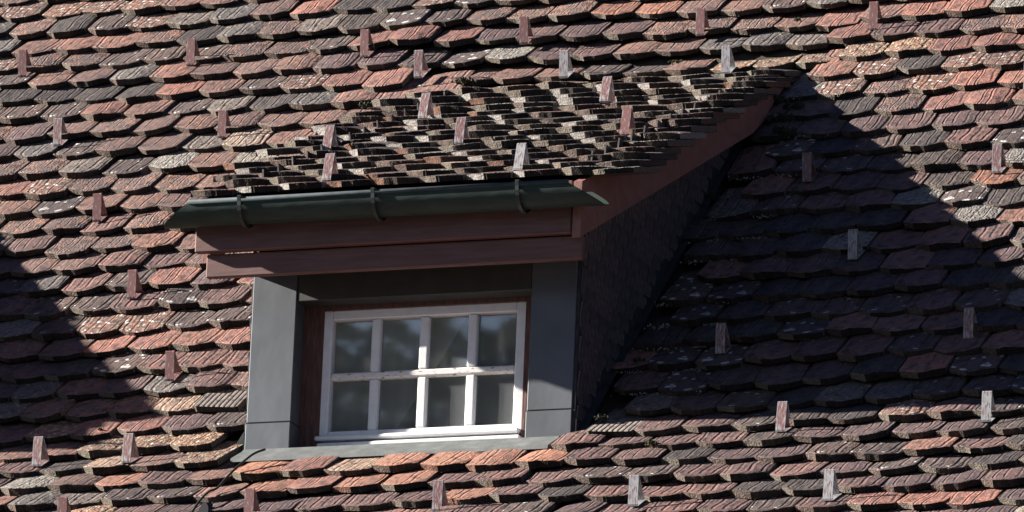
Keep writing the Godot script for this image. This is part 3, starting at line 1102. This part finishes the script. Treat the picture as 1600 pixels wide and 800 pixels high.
	for j in range(0, 16):
		var p := deg_to_rad(PITCH_D)
		var y := 0.945 + j * GAUGE_D * sin(p)
		var z := 0.24 - j * GAUGE_D * cos(p)
		var xl := -0.205 - minf(0.13, j * 0.028) - 0.015 * rng.randf()
		var xr: float = lerpf(1.565, 1.485, minf(j / 3.0, 1.0)) if j < 3 else lerpf(1.485, 1.37, (j - 3) / 12.0)
		var x := xl + TW * ((0.5 if j % 2 == 0 else 0.95) + rng.randf_range(-0.16, 0.16))
		while x - TW * 0.5 < xr - 0.02:
			var spec := tile_spec(minf(x, xr - TW * 0.5), j, [y, z, PITCH_D], GAUGE_D, true)
			list.append(spec)
			x += TW * rng.randf_range(0.95, 1.07)
	if full:
		for s in list:
			put_tile(s, rf)
	else:
		merge_tiles(list, rf, "tiles")
	return d


# ---------------------------------------------------------------- trees across the street (seen mirrored in the panes)
func build_trees() -> void:
	var leaf := mat(lin(0.06, 0.075, 0.035), 0.75)
	leaf.backlight_enabled = true
	leaf.backlight = Color(0.25, 0.3, 0.12)
	var bark := mat(lin(0.07, 0.055, 0.045), 0.95)
	var k := 0
	for s in [[-16.3, 46.0, 22.35, "broad tree across the street mirrored in the window panes"], [-26.0, 52.0, 22.5, "tree on the left across the street behind the photographer"], [-9.0, 49.0, 22.3, "smaller tree on the right across the street behind the photographer"]]:
		var t := thing("broadleaf_tree", s[3], "tree", Vector3(s[0], -8.1, s[1]), "trees across the street")
		var st := st_new()
		st.set_smooth_group(5)
		var h: float = s[2]
		var limbs := [[Vector3.ZERO, Vector3(0.2, h * 0.75, 0.1), 0.42]]
		for j in 9:
			var y := h * (0.28 + 0.055 * j)
			var w := j * 2.4
			limbs.append([Vector3(0.1, y, 0.05), Vector3(cos(w) * 3.4, y + 2.6, sin(w) * 3.4), 0.16])
		for l in limbs:
			var p0: Vector3 = l[0]
			var p1: Vector3 = l[1]
			var d := (p1 - p0).normalized()
			var n := d.cross(Vector3(0.3, 0.1, 1)).normalized()
			var b := d.cross(n)
			for j in 8:
				var w0 := TAU * j / 8
				var w1 := TAU * (j + 1) / 8
				var r0: float = l[2]
				var e0 := n * cos(w0) + b * sin(w0)
				var e1 := n * cos(w1) + b * sin(w1)
				quad(st, p0 + e0 * r0, p0 + e1 * r0, p1 + e1 * r0 * 0.25, p1 + e0 * r0 * 0.25, e0 + e1)
		part("trunk", done(st), bark, t)
		st = st_new()
		var r := RandomNumberGenerator.new()
		r.seed = 300 + k
		k += 1
		var gaps := FastNoiseLite.new()
		gaps.seed = 40 + k
		gaps.frequency = 0.55
		for c in 26000:
			var q := Vector3(r.randfn(0, 1), r.randfn(0, 1), r.randfn(0, 1)).normalized() * pow(r.randf(), 0.36)
			var p := Vector3(q.x * 4.8, h * 0.62 + q.y * h * 0.34, q.z * 4.8)
			if gaps.get_noise_3d(p.x, p.y * 1.4, p.z) < -0.42 + 0.25 * q.length():
				continue
			p += Vector3(r.randfn(0, 0.15), r.randfn(0, 0.22), r.randfn(0, 0.15))
			var sp := Basis.from_euler(Vector3(r.randf() * TAU, r.randf() * TAU, r.randf() * TAU))
			var sz := r.randf_range(0.09, 0.2)
			tri(st, p + sp * Vector3(-sz, 0, 0), p + sp * Vector3(sz, 0, 0), p + sp * Vector3(0, sz * 1.8, 0), sp.z)
			tri(st, p + sp * Vector3(-sz, 0, 0), p + sp * Vector3(sz, 0, 0), p + sp * Vector3(0, -sz * 1.2, 0), sp.z)
		part("crown", done(st), leaf, t, "stuff")


# ---------------------------------------------------------------- snow guards: bent straps hooked over the tiles
func guard_strip(st: SurfaceTool, prof: Array, wd: float, th: float) -> void:
	var run := 0.0
	for k in prof.size() - 1:
		var p: Vector2 = prof[k]
		var q: Vector2 = prof[k + 1]
		var n := (q - p).orthogonal().normalized() * th * 0.5
		var v0 := run
		run += p.distance_to(q)
		var v1 := run
		for sg in [-1.0, 1.0]:
			var pts := [[-wd, p, 0.0, v0], [wd, p, 1.0, v0], [wd, q, 1.0, v1], [-wd, q, 0.0, v1]]
			var order := [0, 1, 2, 0, 2, 3]
			var hint := Vector3(0, n.x * sg, n.y * sg)
			var e1 := Vector3(2.0 * wd, 0, 0)
			var e2 := Vector3(0, q.x - p.x, q.y - p.y)
			if e1.cross(e2).dot(hint) > 0.0:
				order = [0, 2, 1, 0, 3, 2]
			for o in order:
				var w: Array = pts[o]
				var c: Vector2 = (w[1] as Vector2) + n * sg
				st.set_uv(Vector2(w[2], w[3] / 0.30))
				st.add_vertex(Vector3(w[0], c.x, c.y))
		for sg in [-1.0, 1.0]:
			var x: float = wd * sg
			st.set_uv(Vector2(0.02, v0 / 0.30))
			quad(st, Vector3(x, p.x + n.x, p.y + n.y), Vector3(x, q.x + n.x, q.y + n.y), Vector3(x, q.x - n.x, q.y - n.y), Vector3(x, p.x - n.x, p.y - n.y), Vector3(sg, 0, 0))


func build_guards() -> void:
	# x, course, on the dormer?, wear (0 painted, 1 worn, 2 bare), label
	var list := [
		[-2.12, 21.65, 0, 0, "brown snow guard on the upper left tiles, leftmost of the topmost row"],
		[-1.367, 21.78, 0, 0, "brown snow guard with a pale lower half, second from left in the topmost row"],
		[-0.575, 21.55, 0, 0, "brown snow guard upslope of the dormer's left edge, third from left in the topmost row"],
		[0.118, 21.72, 0, 0, "brown snow guard upslope of the dormer's middle, fourth from left in the topmost row"],
		[0.876, 21.76, 0, 0, "brown snow guard upslope of the dormer's right half, fifth from left in the topmost row"],
		[1.625, 21.52, 0, 0, "brown snow guard cut by the top edge, above the bargeboard's upper end"],
		[-1.716, 17.69, 0, 1, "worn brown snow guard near the left edge, one row below the topmost"],
		[-0.99, 17.69, 0, 0, "brown snow guard left of the dormer roof, one row below the topmost"],
		[-0.255, 20.05, 0, 1, "worn snow guard where the dormer roof's top left meets the main slope"],
		[0.385, 19.80, 0, 2, "whitish bare snow guard at the top of the dormer roof, in its middle"],
		[1.086, 19.58, 0, 2, "whitish snow guard at the top of the dormer roof, nearest the bargeboard's tip"],
		[0.077, 10.95, 1, 1, "worn snow guard high on the dormer roof, left one of that row"],
		[0.835, 11.05, 1, 1, "worn pale snow guard high on the dormer roof, right one of that row"],
		[1.215, 5.72, 1, 0, "brown snow guard halfway up the dormer roof, nearest its right verge"],
		[0.538, 5.80, 1, 1, "worn snow guard in the very middle of the dormer roof"],
		[-0.006, 5.80, 1, 1, "worn snow guard at the dormer's left verge, upper of the two in line"],
		[0.301, 0.93, 1, 1, "worn snow guard above the gutter, left one of the two near it"],
		[1.061, 0.95, 1, 2, "whitish snow guard above the gutter, right one of the two near it"],
		[-1.289, 13.55, 0, 0, "brown snow guard on the sunny tiles left of the gutter's left end"],
		[-0.904, 9.60, 0, 0, "brown snow guard at the shadow's edge, left of the lower fascia"],
		[-0.498, 5.48, 0, 0, "brown snow guard left of the metal window casing, half way down it"],
		[-0.807, 1.515, 0, 1, "worn snow guard near the lower left corner, left one of a pair"],
		[-0.429, 1.31, 0, 1, "pale mauve snow guard near the lower left corner, right one of a pair"],
		[-0.475, -2.22, 0, 0, "brown snow guard cut by the bottom edge at the lower left"],
		[0.273, -2.36, 0, 0, "brown snow guard at the bottom edge just right of the black cable"],
		[1.003, -2.36, 0, 1, "chipped brown snow guard on the orange tiles below the window"],
		[1.753, -2.48, 0, 2, "pale snow guard at the bottom, right of the metal sill"],
		[2.477, -2.455, 0, 2, "grey snow guard at the bottom right, on an orange tile"],
		[2.119, 1.61, 0, 1, "peeling red and white snow guard standing at the lower edge of the shadow"],
		[2.895, 1.61, 0, 2, "grey snow guard at the right, standing at the lower edge of the shadow"],
		[1.705, 5.62, 0, 1, "spotted snow guard in deep shade right of the dormer cheek"],
		[2.663, 5.72, 0, 1, "peeling snow guard in the shade near the right edge"],
		[2.054, 9.56, 0, 2, "bluish grey snow guard in the middle of the big shadow"],
		[1.697, 13.56, 0, 0, "dark brown snow guard in the shade beside the bargeboard"],
		[2.456, 13.62, 0, 1, "brown and white snow guard in the sun near the right edge"],
		[2.42, 17.74, 0, 2, "light grey snow guard cut by the right edge, on sunny tiles"],
	]
	var st := SurfaceTool.new()
	st.begin(Mesh.PRIMITIVE_TRIANGLES)
	st.set_smooth_group(-1)
	guard_strip(st, [Vector2(0.003, 0.002), Vector2(-0.002, 0.005), Vector2(-0.001, 0.011), Vector2(0.052, 0.101), Vector2(0.057, 0.104), Vector2(0.061, 0.102)], 0.018, 0.003)
	st.generate_normals()
	var front := st.commit()
	st = SurfaceTool.new()
	st.begin(Mesh.PRIMITIVE_TRIANGLES)
	st.set_smooth_group(-1)
	guard_strip(st, [Vector2(0.0625, 0.098), Vector2(0.076, 0.040), Vector2(0.084, 0.0065)], 0.0172, 0.003)
	st.generate_normals()
	var brace := st.commit()
	st = SurfaceTool.new()
	st.begin(Mesh.PRIMITIVE_TRIANGLES)
	st.set_smooth_group(-1)
	guard_strip(st, [Vector2(0.002, 0.0025), Vector2(0.06, 0.0025), Vector2(0.115, 0.001)], 0.0176, 0.003)
	st.generate_normals()
	var strap := st.commit()
	var first: Node3D = null
	for g in list:
		var gauge := GAUGE_D
		var p := deg_to_rad(PITCH_D)
		var base: Array
		if g[2] == 1:
			var j: float = floor(g[1])
			base = [0.945 + j * GAUGE_D * sin(p), 0.24 - j * GAUGE_D * cos(p)]
		else:
			base = rows[int(floor(g[1]))]
			p = deg_to_rad(base[2])
			gauge = GAUGE if g[1] > 2.99 else GAUGE_LOW
		var fr: float = g[1] - floor(g[1])
		var tau := asin((0.0235 if g[2] == 1 else 0.027) / gauge)
		var up := Vector3(0, sin(p), -cos(p))
		var nn := Vector3(0, cos(p), sin(p))
		var ty := up * cos(tau) - nn * sin(tau)
		var tn := nn * cos(tau) + up * sin(tau)
		var at := Vector3(g[0], base[0], base[1]) + ty * (fr * gauge) + tn * 0.0275 + nn * sag(g[0], floor(g[1])) * (0.35 if g[2] == 1 else 1.0)
		var o: Node3D
		if first == null:
			o = thing("snow_guard", g[4], "snow guard", Vector3.ZERO, "snow guards on the tiles")
			part("stop_plate", front, M.guards[0], o)
			part("brace", brace, M.guards[0], o)
			part("strap", strap, M.guards[0], o)
			first = o
		else:
			o = first.duplicate()
			o.name = numbered("snow_guard")
			add_child(o)
			o.set_meta("label", g[4])
		for c in o.get_children():
			(c as MeshInstance3D).material_override = M.guards[g[3]]
		o.transform = Transform3D(Basis(Vector3.RIGHT, ty, tn) * Basis(Vector3(0, 0, 1), rng.randf_range(-0.05, 0.05)) * Basis(Vector3(1, 0, 0), rng.randf_range(-0.05, 0.05)), at)


func build_cable() -> void:
	var c := thing("lightning_cable", "thin black cable running down the tiles from the sill's left end", "cable")
	var pts := []
	for s in [[0.135, 1.33, 0.050], [0.105, 0.95, 0.055], [0.082, -0.05, 0.055], [0.062, -0.70, 0.04], [0.045, -1.0, 0.045], [0.055, -1.8, 0.06], [0.05, -2.6, 0.045], [0.03, -3.6, 0.045]]:
		var w := course_at(s[1])
		var p := deg_to_rad(w[2])
		pts.append(Vector3(s[0], w[0], w[1]) + Vector3(0, cos(p), sin(p)) * s[2])
	var smooth := []
	for k in pts.size() - 1:
		for j in 5:
			var p0: Vector3 = pts[maxi(k - 1, 0)]
			var p3: Vector3 = pts[mini(k + 2, pts.size() - 1)]
			smooth.append((pts[k] as Vector3).cubic_interpolate(pts[k + 1], p0, p3, j / 5.0))
	smooth.append(pts[-1])
	var st := st_new()
	st.set_smooth_group(6)
	tube(st, smooth, 0.0045, 8)
	part("wire", done(st), M.cable, c)
	var at: Vector3 = pts[5]
	st = st_new()
	extrude_x(st, PackedVector2Array([Vector2(at.z - 0.03, at.y + 0.004), Vector2(at.z + 0.02, at.y - 0.05), Vector2(at.z - 0.02, at.y - 0.045)]), at.x + 0.002, at.x + 0.045)
	part("clip", done(st), M.cable, c)
